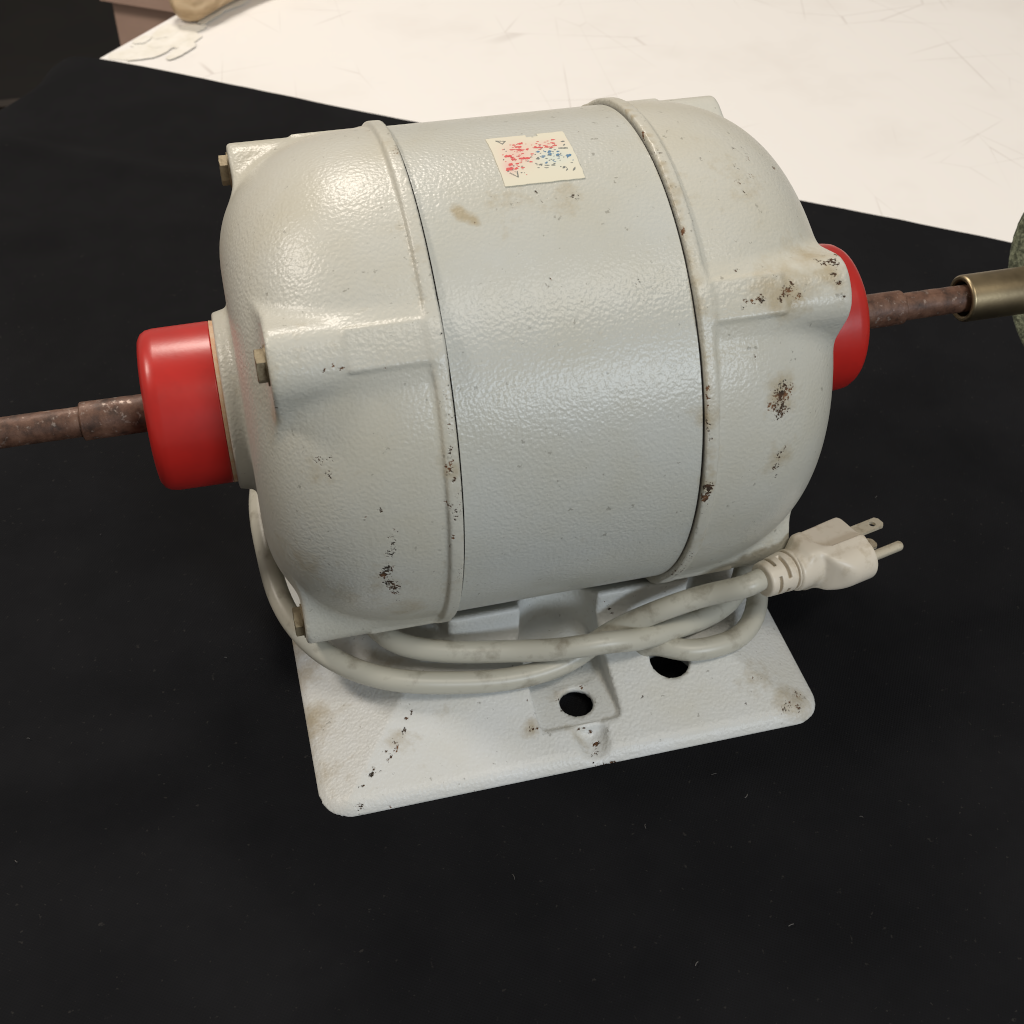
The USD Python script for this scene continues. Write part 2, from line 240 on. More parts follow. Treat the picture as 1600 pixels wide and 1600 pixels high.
# ------------------------------------------------------------------ wear marks: (point, radius, strength) on the castings
WEAR = [(-0.0733, -0.1035, 0.1359, 0.00301, 0.3437), (-0.0739, -0.1036, 0.1342, 0.00239, 0.3039), (-0.0746, -0.1037, 0.1315, 0.00201, 0.3635), (-0.0745, -0.1039, 0.1292, 0.00195, 0.4051), (-0.0745, -0.104, 0.1258, 0.00303, 0.4015), (-0.0756, -0.1038, 0.1247, 0.00304, 0.3722), (-0.0756, -0.1038, 0.1236, 0.00249, 0.4284), (-0.0756, -0.1038, 0.1214, 0.00164, 0.3898), (-0.076, -0.1036, 0.1169, 0.00233, 0.3715), (-0.0767, -0.1028, 0.1102, 0.00276, 0.3268), (-0.0767, -0.1032, 0.1146, 0.00287, 0.5284), (-0.0778, -0.1025, 0.1103, 0.00254, 0.501), (-0.0767, -0.1021, 0.1057, 0.00278, 0.5436), (-0.0745, -0.1023, 0.1046, 0.0022, 0.4782), (-0.0745, -0.1018, 0.1023, 0.00282, 0.53), (-0.0745, -0.1008, 0.0978, 0.00187, 0.5205), (-0.0734, -0.101, 0.0978, 0.00212, 0.4304), (-0.0732, -0.0992, 0.0915, 0.00155, 0.4209), (-0.0786, -0.1025, 0.1113, 0.002, 0.6), (-0.0969, -0.0885, 0.1617, 0.00257, 0.42), (-0.0947, -0.0916, 0.1572, 0.00229, 0.42), (-0.0929, -0.0901, 0.1632, 0.00143, 0.45), (-0.0778, -0.1012, 0.1448, 0.00171, 0.48), (-0.0835, -0.1004, 0.1415, 0.00114, 0.4), (-0.11, -0.0773, 0.1908, 0.00171, 0.55), (-0.11, -0.0784, 0.1874, 0.00118, 0.5019), (-0.1099, -0.0762, 0.1841, 0.0014, 0.5168), (-0.1099, -0.0791, 0.1852, 0.00171, 0.4176), (-0.1099, -0.0773, 0.1818, 0.00151, 0.4971), (-0.1098, -0.0779, 0.1812, 0.00143, 0.4548), (-0.1094, -0.0785, 0.1808, 0.00117, 0.4535), (-0.1098, -0.0751, 0.1762, 0.0011, 0.43), (-0.111, -0.0546, 0.1894, 0.00143, 0.5), (-0.0913, -0.0799, 0.1955, 0.00122, 0.4724), (-0.0879, -0.0794, 0.1964, 0.00103, 0.3574), (-0.0857, -0.0799, 0.1955, 0.00103, 0.4714), (-0.0846, -0.0799, 0.1955, 0.00079, 0.5004), (-0.0478, -0.0571, 0.2098, 0.00143, 0.5), (-0.0478, -0.0627, 0.2076, 0.00143, 0.5), (-0.07, -0.0817, 0.1942, 0.00114, 0.4), (-0.0879, -0.079, 0.197, 0.00114, 0.4), (-0.0979, -0.0123, 0.2185, 0.00114, 0.45), (-0.0566, -0.0224, 0.2266, 0.00086, 0.35), (-0.051, -0.0991, 0.1655, 0.00096, 0.5034), (-0.051, -0.1003, 0.1625, 0.00158, 0.4433), (-0.051, -0.1013, 0.1599, 0.00112, 0.4442), (-0.0499, -0.1026, 0.156, 0.00117, 0.4873), (-0.051, -0.1029, 0.155, 0.00087, 0.4614), (-0.0487, -0.0869, 0.187, 0.00062, 0.4267), (-0.0499, -0.0897, 0.183, 0.00095, 0.3848), (-0.0499, -0.0926, 0.1783, 0.00053, 0.3626), (-0.0499, -0.0944, 0.1752, 0.00063, 0.3787), (-0.0521, -0.1073, 0.1314, 0.00128, 0.4528), (-0.0529, -0.1072, 0.1258, 0.00086, 0.3493), (-0.0535, -0.1054, 0.1124, 0.00111, 0.3428), (-0.0536, -0.1045, 0.1079, 0.00079, 0.4874), (-0.0532, -0.1042, 0.1012, 0.00118, 0.381), (-0.0487, -0.0759, 0.2017, 0.00061, 0.3752), (-0.0487, -0.0798, 0.1977, 0.00092, 0.394), (0.0801, -0.0942, 0.165, 0.00486, 0.52), (0.0801, -0.0965, 0.1594, 0.00429, 0.5), (0.0767, -0.0964, 0.1617, 0.00371, 0.46), (0.0835, -0.0926, 0.1662, 0.00343, 0.44), (0.0812, -0.0922, 0.1686, 0.00257, 0.44), (0.0791, -0.0979, 0.1561, 0.00257, 0.4), (0.0808, -0.1014, 0.1401, 0.00257, 0.46), (0.08, -0.1023, 0.1347, 0.00229, 0.46), (0.0831, -0.1003, 0.1426, 0.002, 0.4), (0.0809, -0.1025, 0.1292, 0.00171, 0.42), (0.0478, -0.0952, 0.1718, 0.00112, 0.4799), (0.0479, -0.0963, 0.1706, 0.00113, 0.5047), (0.0479, -0.0975, 0.1684, 0.00147, 0.4949), (0.048, -0.0982, 0.1674, 0.00111, 0.4129), (0.0479, -0.0986, 0.1651, 0.00135, 0.3788), (0.0478, -0.0997, 0.1617, 0.0018, 0.4341), (0.0481, -0.1015, 0.1592, 0.00193, 0.4483), (0.0481, -0.1015, 0.1592, 0.00115, 0.3948), (0.0487, -0.1026, 0.1559, 0.00166, 0.3806), (0.0498, -0.107, 0.1349, 0.00229, 0.62), (0.0487, -0.1075, 0.1292, 0.00229, 0.6), (0.0499, -0.1073, 0.1314, 0.00171, 0.62), (0.0835, -0.0764, 0.2, 0.00286, 0.5), (0.0857, -0.0747, 0.2016, 0.002, 0.5), (0.0801, -0.0783, 0.1985, 0.00171, 0.52), (0.0723, -0.0778, 0.1991, 0.00229, 0.5), (0.0667, -0.0778, 0.1991, 0.00171, 0.5), (0.0689, -0.0778, 0.1991, 0.00143, 0.5), (0.0879, -0.0775, 0.1988, 0.002, 0.42), (0.0857, -0.079, 0.197, 0.00257, 0.36), (0.1047, -0.0684, 0.2047, 0.00286, 0.5), (0.1094, -0.0639, 0.2042, 0.00229, 0.52), (0.1014, -0.0684, 0.2047, 0.00229, 0.45), (0.1036, -0.0728, 0.203, 0.002, 0.46), (0.1047, -0.0758, 0.2005, 0.00171, 0.5), (0.1101, -0.0728, 0.1964, 0.002, 0.56), (0.0991, -0.0661, 0.2049, 0.002, 0.4), (0.1059, -0.0794, 0.1964, 0.00143, 0.5), (0.1101, -0.0706, 0.2009, 0.00171, 0.5), (0.0481, -0.0947, 0.1747, 0.00114, 0.55), (0.0479, -0.0537, 0.2166, 0.00171, 0.55), (0.0478, -0.0045, 0.23, 0.00171, 0.6), (0.0478, -0.0157, 0.2278, 0.00114, 0.45), (0.088, -0.0112, 0.2235, 0.00229, 0.34), (0.1008, -0.0161, 0.216, 0.00143, 0.5), (0.0801, -0.0311, 0.2217, 0.00286, 0.36), (0.0892, -0.0146, 0.2226, 0.00171, 0.4), (0.0689, -0.0568, 0.2117, 0.00143, 0.4), (0.0711, -0.0179, 0.2266, 0.00229, 0.3), (0.0477, -0.0672, 0.2031, 0.00053, 0.3246), (0.0477, -0.0739, 0.1964, 0.0009, 0.3246), (0.0477, -0.0795, 0.1953, 0.0008, 0.3884), (0.0478, 0.0011, 0.2289, 0.00094, 0.3078), (0.0478, -0.0067, 0.2289, 0.00064, 0.3559), (0.0487, -0.0195, 0.2294, 0.00054, 0.3296), (0.0479, -0.0235, 0.2278, 0.0007, 0.3082), (0.0689, -0.0881, 0.1804, 0.00114, 0.45), (0.0644, -0.1046, 0.1348, 0.00114, 0.4), (0.0678, -0.104, 0.137, 0.00114, 0.4), (-0.0184, -0.0282, 0.2247, 0.00343, 0.28), (-0.0116, -0.0324, 0.2234, 0.004, 0.3), (-0.002, -0.0282, 0.2247, 0.00229, 0.4), (-0.0007, -0.0324, 0.2234, 0.00229, 0.36), (0.0116, -0.0324, 0.2234, 0.00343, 0.36), (-0.0184, -0.0345, 0.2227, 0.00229, 0.28), (0.0252, 0.0066, 0.2284, 0.00171, 0.36), (-0.0048, -0.0617, 0.2085, 0.00086, 0.4), (0.0279, -0.0652, 0.2059, 0.00086, 0.5), (0.0266, -0.0669, 0.2045, 0.00086, 0.45), (-0.0279, -0.0387, 0.2212, 0.00086, 0.4), (-0.0981, -0.1265, 0.008, 0.00093, 0.4226), (-0.0967, -0.1265, 0.008, 0.0011, 0.5193), (-0.0925, -0.1237, 0.0089, 0.00101, 0.4847), (-0.0911, -0.1223, 0.0093, 0.0013, 0.4588), (-0.0925, -0.1223, 0.0093, 0.0011, 0.5347), (-0.0911, -0.1209, 0.0097, 0.00127, 0.4409), (-0.0883, -0.1223, 0.0093, 0.00157, 0.384), (-0.0841, -0.1181, 0.0106, 0.00123, 0.4857), (-0.0827, -0.1167, 0.011, 0.00116, 0.4701), (-0.0799, -0.1139, 0.0118, 0.00145, 0.5208), (-0.0841, -0.1139, 0.0118, 0.0017, 0.4095), (-0.0813, -0.1149, 0.0115, 0.00107, 0.3926), (-0.0799, -0.1112, 0.0126, 0.0017, 0.446), (-0.0785, -0.1125, 0.0122, 0.00109, 0.4251), (-0.0757, -0.1069, 0.0139, 0.00104, 0.4314), (-0.0757, -0.1083, 0.0135, 0.00169, 0.4048), (-0.0743, -0.1061, 0.0142, 0.00104, 0.5485), (-0.0729, -0.1016, 0.0155, 0.00121, 0.4989), (-0.0701, -0.0999, 0.016, 0.00119, 0.4683), (-0.0701, -0.0985, 0.0164, 0.00126, 0.515), (-0.0995, -0.134, 0.0042, 0.00229, 0.5), (-0.0981, -0.1335, 0, 0.00171, 0.46), (-0.0869, -0.1357, 0.0017, 0.00114, 0.5), (-0.1147, -0.1252, 0.0012, 0.00103, 0.4719), (-0.1146, -0.1251, 0, 0.00135, 0.4776), (-0.003, -0.0984, 0.005, 0.00223, 0.4137), (-0.0028, -0.1028, 0.0081, 0.00211, 0.4297), (-0.0022, -0.102, 0.0065, 0.0012, 0.4034), (-0.0028, -0.1082, 0.0081, 0.00152, 0.5), (0.0139, -0.1041, 0.005, 0.00162, 0.4908), (0.0041, -0.0947, 0.0047, 0.00162, 0.4484), (0.0055, -0.0957, 0.005, 0.00153, 0.3785), (0.0086, -0.0951, 0.0037, 0.00117, 0.5295), (0.0097, -0.0985, 0.0086, 0.00165, 0.5279), (0.0014, -0.1201, 0.008, 0.00122, 0.4174), (0.0014, -0.1201, 0.008, 0.00108, 0.5561), (0.0041, -0.12, 0.008, 0.00114, 0.5505), (0.0069, -0.1203, 0.0047, 0.00162, 0.5537), (0.0097, -0.1181, 0, 0.0016, 0.4391), (0.0083, -0.1223, 0, 0.00137, 0.5085), (0.0069, -0.1265, 0.0032, 0.00138, 0.5527), (0.0083, -0.1265, 0.0035, 0.00169, 0.6035), (0.0069, -0.1265, 0, 0.00163, 0.5501), (0.0069, -0.1307, 0.0032, 0.00153, 0.5091), (0.0041, -0.1321, 0.0035, 0.0015, 0.4466), (0.0041, -0.1351, 0.0025, 0.00104, 0.4463), (0.0027, -0.1349, 0, 0.00131, 0.6043), (0.0055, -0.1358, 0, 0.00185, 0.5358), (0.0083, -0.1358, 0, 0.0018, 0.6238), (0.0097, -0.1358, 0, 0.00214, 0.508), (0.0125, -0.1358, 0, 0.0023, 0.5633), (0.0489, -0.1358, 0, 0.00128, 0.4066), (0.0461, -0.1358, 0, 0.00069, 0.398), (0.0503, -0.1358, 0, 0.001, 0.3731), (0.0545, -0.1358, 0, 0.00085, 0.3955), (0.0601, -0.1358, 0, 0.00099, 0.4848), (0.0643, -0.1358, 0, 0.00057, 0.42), (0.0741, -0.1358, 0, 0.00091, 0.3625), (0.0783, -0.1358, 0, 0.00094, 0.372), (0.0825, -0.1358, 0, 0.00081, 0.4657), (0.0881, -0.1358, 0, 0.00078, 0.4621), (0.1058, -0.1237, 0.0059, 0.00457, 0.36), (0.0993, -0.1289, 0.0073, 0.004, 0.36), (0.0965, -0.1307, 0.0067, 0.00343, 0.36), (0.1036, -0.1307, 0.0065, 0.00286, 0.4), (0.1035, -0.1317, 0.006, 0.00171, 0.5), (-0.1135, -0.0887, 0, 0.00143, 0.55), (-0.1091, -0.0915, 0.0046, 0.00143, 0.45), (0.0265, -0.0725, 0.0345, 0.00094, 0.4588), (0.0293, -0.0725, 0.0293, 0.00136, 0.5096), (0.0307, -0.0735, 0.0261, 0.00124, 0.4826), (0.0335, -0.1125, 0.0122, 0.00143, 0.5), (0.0279, -0.1054, 0.0144, 0.00133, 0.3388), (0.0265, -0.1149, 0.0115, 0.00093, 0.3575), (-0.0197, -0.1167, 0.011, 0.00229, 0.4), (-0.0169, -0.1167, 0.011, 0.00143, 0.42), (0.0797, -0.1245, 0.0086, 0.00086, 0.5), (0.0825, -0.1209, 0.0097, 0.00066, 0.4037), (0.0839, -0.1201, 0.01, 0.00079, 0.4522), (0.0839, -0.1194, 0.0102, 0.00055, 0.4108), (0.0867, -0.1139, 0.0118, 0.00073, 0.4419), (0.0895, -0.1111, 0.0121, 0.00055, 0.3655), (0.0905, -0.1148, 0.0115, 0.00171, 0.36), (-0.0183, -0.1041, 0.0147, 0.00086, 0.5), (-0.0183, -0.0957, 0.0173, 0.00086, 0.4), (0.0835, -0.0134, 0.2247, 0.00229, 0.36), (0.0879, -0.0179, 0.2226, 0.00229, 0.36), (0.0801, -0.0246, 0.2235, 0.00229, 0.36), (0.0845, -0.0279, 0.2214, 0.00229, 0.36), (0.0778, -0.0325, 0.2218, 0.00229, 0.36), (0.079, -0.037, 0.2199, 0.00229, 0.36), (0.0667, -0.0213, 0.2264, 0.00229, 0.36), (0.1028, 0.0034, 0.2158, 0.00229, 0.36), (0.0644, -0.0794, 0.1974, 0.00143, 0.42), (0.0655, -0.0676, 0.2059, 0.00143, 0.42), (0.079, -0.072, 0.2046, 0.00143, 0.42), (-0.051, -0.0983, 0.1673, 0.00154, 0.3918), (-0.0521, -0.0994, 0.1649, 0.00099, 0.4798), (-0.0529, -0.1006, 0.1606, 0.00162, 0.4693), (-0.0521, -0.1015, 0.1592, 0.00166, 0.4519), (-0.051, -0.1022, 0.1572, 0.00115, 0.3593), (-0.0521, -0.1042, 0.1505, 0.0012, 0.3624), (-0.0536, -0.1034, 0.146, 0.00095, 0.4757), (-0.0529, -0.105, 0.1449, 0.00169, 0.459), (-0.051, -0.1059, 0.1425, 0.00162, 0.4074), (-0.051, -0.1065, 0.1393, 0.00158, 0.4442), (-0.0531, -0.1064, 0.1326, 0.00095, 0.4432), (-0.0521, -0.1074, 0.1303, 0.00155, 0.4233), (-0.0533, -0.1064, 0.1258, 0.00143, 0.4309)]   #@WEAR
STAIN = [(-0.032, -0.0345, 0.2228, 0.00286, 1.6), (-0.0293, -0.0366, 0.222, 0.00257, 1.6), (-0.0334, -0.0325, 0.2235, 0.00229, 1.2), (-0.0279, -0.0387, 0.2212, 0.00143, 1.4), (-0.0116, -0.0303, 0.2241, 0.01143, 0.45), (0.0075, -0.0324, 0.2234, 0.01143, 0.4), (0.0756, -0.0749, 0.2019, 0.00857, 0.9), (0.0846, -0.0764, 0.2, 0.01, 1.1), (0.0969, -0.0616, 0.2041, 0.01143, 0.7), (0.1025, -0.0734, 0.2026, 0.00857, 0.8), (0.079, -0.0783, 0.1985, 0.00629, 1), (0.0801, -0.0945, 0.1642, 0.01, 0.9), (0.0812, -0.1014, 0.1392, 0.008, 0.7), (0.051, -0.0381, 0.2242, 0.004, 0.6), (0.0478, -0.0706, 0.2055, 0.004, 0.6), (0.0767, -0.0314, 0.2224, 0.01714, 0.35), (-0.1084, -0.0854, 0.1068, 0.01714, 0.5), (-0.079, -0.1016, 0.1057, 0.01143, 0.5), (-0.107, -0.0758, 0.2005, 0.01714, 0.25), (-0.0678, -0.0964, 0.0822, 0.01429, 0.55), (-0.1098, -0.0739, 0.1762, 0.00571, 0.6), (-0.0972, -0.09, 0.1572, 0.00857, 0.35), (-0.051, -0.1018, 0.1583, 0.004, 0.8), (0.048, -0.0993, 0.1649, 0.00571, 0.9), (0.0492, -0.107, 0.1354, 0.00514, 0.8), (-0.0879, -0.0966, 0.0957, 0.01714, 0.45), (0.0936, -0.0861, 0.0765, 0.01429, 0.35), (0.0566, -0.0999, 0.09, 0.01143, 0.3), (-0.1128, -0.0859, 0.003, 0.01429, 0.9), (-0.1121, -0.0579, 0, 0.01143, 0.7), (-0.1121, -0.0369, 0.0034, 0.01143, 0.8), (-0.1079, -0.1153, 0.0051, 0.01143, 0.4), (-0.0017, -0.1012, 0.0055, 0.00629, 0.9), (0.1018, -0.1279, 0.0074, 0.01143, 0.8), (0.0881, -0.1139, 0.0118, 0.01143, 0.5), (0.0001, -0.1223, 0.0063, 0.00714, 0.5), (-0.0197, -0.1167, 0.011, 0.00514, 0.8), (-0.0772, -0.0719, 0.0168, 0.01714, 0.5), (-0.0561, -0.1009, 0.0157, 0.00857, 0.3), (0.0225, -0.0691, 0.0205, 0.01143, 0.35), (-0.0785, -0.1112, 0.0126, 0.00857, 0.5), (0.0479, 0.0168, 0.2297, 0.00257, 0.7979), (0.0481, 0.0101, 0.2307, 0.00257, 0.7859), (0.0479, 0.0045, 0.2308, 0.00257, 0.5068), (0.0487, -0.0011, 0.2312, 0.00257, 0.5809), (0.0487, -0.0067, 0.231, 0.00257, 0.799), (0.0488, -0.0113, 0.2306, 0.00257, 0.5527), (0.0487, -0.0157, 0.2301, 0.00257, 0.5529), (0.0487, -0.0202, 0.2293, 0.00257, 0.5562), (0.0487, -0.0244, 0.2284, 0.00257, 0.8526), (0.0487, -0.028, 0.2275, 0.00257, 0.6601), (0.0487, -0.0323, 0.2262, 0.00257, 0.6547), (0.0487, -0.0357, 0.2251, 0.00257, 0.7339), (0.0487, -0.0389, 0.2239, 0.00257, 0.5819), (0.0487, -0.0426, 0.2224, 0.00257, 0.7163), (0.0487, -0.0459, 0.2209, 0.00257, 0.5982), (0.0487, -0.0489, 0.2195, 0.00257, 0.5752), (0.0487, -0.0527, 0.2174, 0.00257, 0.6039), (0.0487, -0.0553, 0.2159, 0.00257, 0.5338), (0.0487, -0.0582, 0.2141, 0.00257, 0.378), (0.0487, -0.0607, 0.2124, 0.00257, 0.5691), (0.0487, -0.0634, 0.2105, 0.00257, 0.5684), (0.0487, -0.0661, 0.2086, 0.00257, 0.4706), (0.0487, -0.0688, 0.207, 0.00257, 0.5252), (0.048, -0.0718, 0.2051, 0.00257, 0.567), (0.0478, -0.0739, 0.2032, 0.00257, 0.4538), (0.0487, -0.0765, 0.2012, 0.00257, 0.5308), (0.048, -0.0781, 0.1995, 0.00257, 0.5411), (0.0487, -0.0802, 0.1972, 0.00257, 0.3787), (0.0487, -0.0822, 0.1945, 0.00257, 0.3932), (0.0487, -0.0837, 0.1919, 0.00257, 0.6301), (0.0487, -0.085, 0.1897, 0.00257, 0.6176), (0.0487, -0.0869, 0.187, 0.00257, 0.4719), (0.0487, -0.0883, 0.1851, 0.00257, 0.6515), (0.0487, -0.0901, 0.1824, 0.00257, 0.6443), (0.0487, -0.0919, 0.1796, 0.00257, 0.5132), (0.0487, -0.0932, 0.1774, 0.00257, 0.5153), (0.0487, -0.0947, 0.1747, 0.00257, 0.451), (0.0487, -0.0959, 0.1725, 0.00257, 0.5447), (0.0499, -0.0973, 0.1695, 0.00257, 0.4507), (0.0499, -0.0983, 0.1673, 0.00257, 0.6539), (0.0499, -0.0998, 0.1639, 0.00257, 0.6799), (0.0499, -0.1011, 0.1606, 0.00257, 0.6662), (0.0499, -0.1022, 0.1572, 0.00257, 0.5029), (0.0499, -0.1029, 0.155, 0.00257, 0.6789), (0.0499, -0.1039, 0.1516, 0.00257, 0.7207), (0.0499, -0.1048, 0.148, 0.00257, 0.5254), (0.0499, -0.1057, 0.1438, 0.00257, 0.6704), (0.051, -0.1063, 0.1404, 0.00257, 0.7421), (0.051, -0.1069, 0.1358, 0.00257, 0.542), (0.051, -0.1072, 0.1326, 0.00257, 0.7723)]  #@STAIN
def marks(V, lst, top):
    w = np.zeros(len(V))
    for x, y, z, r, s in lst:
        d2 = ((V - np.array([x, y, z]))**2).sum(1) / (r * r)
        w = np.maximum(w, s * np.exp(-d2))
    return np.minimum(w, top)
def weather(prim, V, extra=None, sx=None):
    """Hands the casting's chips and stains to its material."""
    w = marks(V, [(x, y, z, r*1.3, q*.90) for x, y, z, r, q in WEAR], .56); s = marks(V, STAIN, 1.0)
    if extra is not None: w = np.maximum(w, extra)
    if sx is not None: s = np.maximum(s, sx)
    primvar(prim, 'wear', w); primvar(prim, 'stain', s)
def casting(name, V, F, mat, parent, extra=None, sx=None, **kw):
    p = usdkit.mesh(stage, path_of(name, parent), (V, F), mat, smooth=True).GetPrim()
    setd(p, **kw); weather(p, V, extra, sx); return p

# ------------------------------------------------------------------ the setting: floor, table, cloth
floor_m = plain('dark_floor', (.004, .003, .003), rough=.8, mix=((.009, .007, .005), 6.0, .4, .7))
fl = trimesh.creation.box((6, 6, .02)); fl.apply_translation((0, .5, -.79))
obj('floor', fl, floor_m, kind='structure', label='dark floor far below the table')

P0 = np.array([-.1923, .6211]); E = np.array([.670, .742]); E /= np.linalg.norm(E)      # table corner seen behind the cloth; its left edge
Q = np.array([.825, -.566]); Q /= np.linalg.norm(Q)                                     # cloth edge
def scratch_white():
    n = {'tc': ('texture_coordinate', {}), 'p': ('principled_bsdf', {'roughness': .48}),
         'low': ('noise_texture', {'scale': 9.0, 'detail': 4.0, 'roughness': .6}), 'lr': ('map_range', {'from_min': .52, 'from_max': .76, 'to_max': .22, 'clamp': True}),
         'c1': ('mix_color', {'a': (.83, .81, .785), 'b': (.60, .55, .50)}), 'c2': ('mix_color', {'b': (.34, .27, .23)}), 'c3': ('mix_color', {'b': (.42, .36, .32)}),
         'mask': ('noise_texture', {'scale': 7.0, 'detail': 2.0}), 'mr': ('map_range', {'from_min': .50, 'from_max': .62, 'to_max': .36, 'clamp': True})}
    l = [('tc.object', 'low.vector'), ('low.fac', 'lr.value'), ('lr.result', 'c1.fac'), ('tc.object', 'mask.vector'), ('mask.fac', 'mr.value'), ('c1.result', 'c2.a'), ('c2.result', 'c3.a'), ('c3.result', 'p.base_color')]
    for i, (sc, wd, rot) in enumerate([((5, 14, 1), .006, .5), ((16, 4, 1), .005, -.3)]):
        n[f'm{i}'] = ('mapping', {'scale': sc, 'rotation': (0, 0, rot)}); n[f'v{i}'] = ('voronoi_texture', {'scale': 1.0, 'feature': 'distance_to_edge', 'randomness': 1.0})
        n[f'e{i}'] = ('map_range', {'from_min': wd * .3, 'from_max': wd, 'to_min': 1.0, 'to_max': 0.0, 'clamp': True}); n[f'x{i}'] = ('math', {'math_type': 'multiply'})
        l += [('tc.object', f'm{i}.vector'), (f'm{i}.vector', f'v{i}.vector'), (f'v{i}.distance', f'e{i}.value'), (f'e{i}.result', f'x{i}.value1'), ('mr.result', f'x{i}.value2'), (f'x{i}.value', f'c{i+2}.fac')]
    return usdkit.material(stage, LK + 'scratched_white_paint', n, l, surface='p.BSDF')
M_white = scratch_white()
table = thing('work_table', label='white painted table top with scratches and a peeling corner', category='table')
nrm = np.array([E[1], -E[0]])
quad = [P0 + 1.1*E, P0 - 1.25*E, P0 - 1.25*E + 1.6*nrm, P0 + 1.1*E + 1.6*nrm]
slab_poly = Polygon(quad).buffer(-.012).buffer(.012, quad_segs=6)
slab = trimesh.creation.extrude_polygon(slab_poly.buffer(-.002), .034); slab.apply_translation((0, 0, -.0341))
slab2 = trimesh.creation.extrude_polygon(slab_poly, .030); slab2.apply_translation((0, 0, -.0321))
import manifold3d as m3
def hullmesh(pts): return trimesh.convex.convex_hull(np.asarray(pts, float))
obj('table_top', hullmesh(np.vstack([slab.vertices, slab2.vertices])), M_white, table, smooth=25)
leg_m = plain('table_leg_dark', (.03, .022, .016), rough=.6)
for (a, b) in ((.95, .1), (-1.1, .1), (.95, 1.45), (-1.1, 1.45)):
    p = P0 + a*E + b*nrm; lg = trimesh.creation.box((.05, .05, .742)); lg.apply_translation((p[0], p[1], -.409)); obj('leg', lg, leg_m, table)
M_flake = plain('peeled_paint', (.74, .71, .63), rough=.7, mix=((.82, .80, .75), 60.0, .35, .65), bump=(140.0, .0008, .5))
rng = np.random.default_rng(5)
def flake(cx, cy, rx, ry, rot, h, seed, z):
    n = 26; th = np.arange(n) * 2*np.pi/n
    r = .72 + .5 * noise(np.c_[np.cos(th)*1.8 + seed*7, np.sin(th)*1.8, np.zeros(n)], seed)+.16*(rng.random(n)-.5)
    x, y = rx*r*np.cos(th), ry*r*np.sin(th); c, s = math.cos(rot), math.sin(rot)
    pts = np.c_[cx + c*x - s*y, cy + s*x + c*y]
    ring = []
    tops = h * .16 * (.6 + .8*noise(np.c_[pts*60, np.zeros(n)], seed+3))
    V = np.vstack([np.c_[pts, np.full(n, z)], np.c_[(pts - [cx, cy])*.97 + [cx, cy], z + tops], np.c_[(pts - [cx, cy])*.6 + [cx, cy], z + tops*.85], [[cx, cy, z + h*.12]]])
    F = []
    for k in range(2):
        for i in range(n):
            j = (i+1) % n; F += [(k*n+i, k*n+j, (k+1)*n+j), (k*n+i, (k+1)*n+j, (k+1)*n+i)]
    F += [(2*n+i, 2*n+(i+1) % n, 3*n) for i in range(n)]
    return trimesh.Trimesh(V, F, process=False)
for i, (x, y, rx, ry, rt, h) in enumerate([(-.1620, .6265, .020, .010, .3, .0022), (-.1420, .6430, .024, .014, .6, .0020), (-.1330, .6400, .018, .010, .2, .0034), (-.1180, .6420, .018, .010, .9, .0024),
        (-.1165, .6600, .018, .010, .7, .0020), (-.1330, .6620, .016, .009, 1.0, .0026), (-.1540, .6480, .010, .006, .8, .0030), (-.1470, .6215, .020, .007, .4, .0012), (-.1230, .6200, .016, .006, .8, .0012), (-.0930, .6850, .020, .007, .9, .0014), (-.0700, .7080, .022, .007, .8, .0014)]):
    obj('paint_flake', flake(x, y, rx, ry, rt, h, i, .0001 + .00012*i), M_flake, table, smooth=False)

# black cloth over the table, hanging a little over its left edge
M_cloth = usdkit.material(stage, LK + 'black_cloth_weave', {
    'tc': ('texture_coordinate', {}), 'w1': ('wave_texture', {'scale': 260.0, 'distortion': .6, 'detail': 1.0, 'bands_direction': 'x'}), 'w2': ('wave_texture', {'scale': 260.0, 'distortion': .6, 'detail': 1.0, 'bands_direction': 'y'}),
    'mp': ('mapping', {'rotation': (0, 0, .6)}), 'ad': ('math', {'math_type': 'multiply'}), 'b': ('bump', {'distance': .0004, 'strength': .5}),
    'n': ('noise_texture', {'scale': 16.0, 'detail': 6.0, 'roughness': .65}), 'nr': ('map_range', {'from_min': .4, 'from_max': .75, 'clamp': True}),
    'ln': ('noise_texture', {'scale': 420.0, 'detail': 2.0}), 'lr': ('map_range', {'from_min': .70, 'from_max': .78, 'to_max': .35, 'clamp': True}),
    'c': ('mix_color', {'a': (.0068, .0070, .0082), 'b': (.0100, .0102, .0116)}), 'c2': ('mix_color', {'b': (.05, .047, .042)}),
    'p': ('principled_bsdf', {'roughness': .85, 'specular_ior_level': .07, 'sheen_weight': .008, 'sheen_roughness': .5})},
    [('tc.object', 'mp.vector'), ('mp.vector', 'w1.vector'), ('mp.vector', 'w2.vector'), ('w1.fac', 'ad.value1'), ('w2.fac', 'ad.value2'), ('ad.value', 'b.height'), ('b.normal', 'p.normal'),
     ('tc.object', 'n.vector'), ('n.fac', 'nr.value'), ('nr.result', 'c.fac'), ('tc.object', 'ln.vector'), ('ln.fac', 'lr.value'), ('c.result', 'c2.a'), ('lr.result', 'c2.fac'), ('c2.result', 'p.base_color')], surface='p.BSDF')
na, nb = 240, 260
A = np.linspace(0, 1.25, na)[:, None] ** 1.0 * np.ones((1, nb)); Bv = np.r_[np.linspace(-.09, .03, 60), np.linspace(.03, 1.5, nb - 60 + 1)[1:]][None, :] * np.ones((na, 1))
flare = .050 * np.exp(-(A / .045)**2) + .006
s_ = np.maximum(-Bv, 0); on = np.maximum(Bv, 0)
out = flare * np.tanh(s_ / flare)
drop = np.maximum(s_ - out, 0) + .08*out
X = P0[0] + (on - out) * Q[0] - A * E[0]; Y = P0[1] + (on - out) * Q[1] - A * E[1]
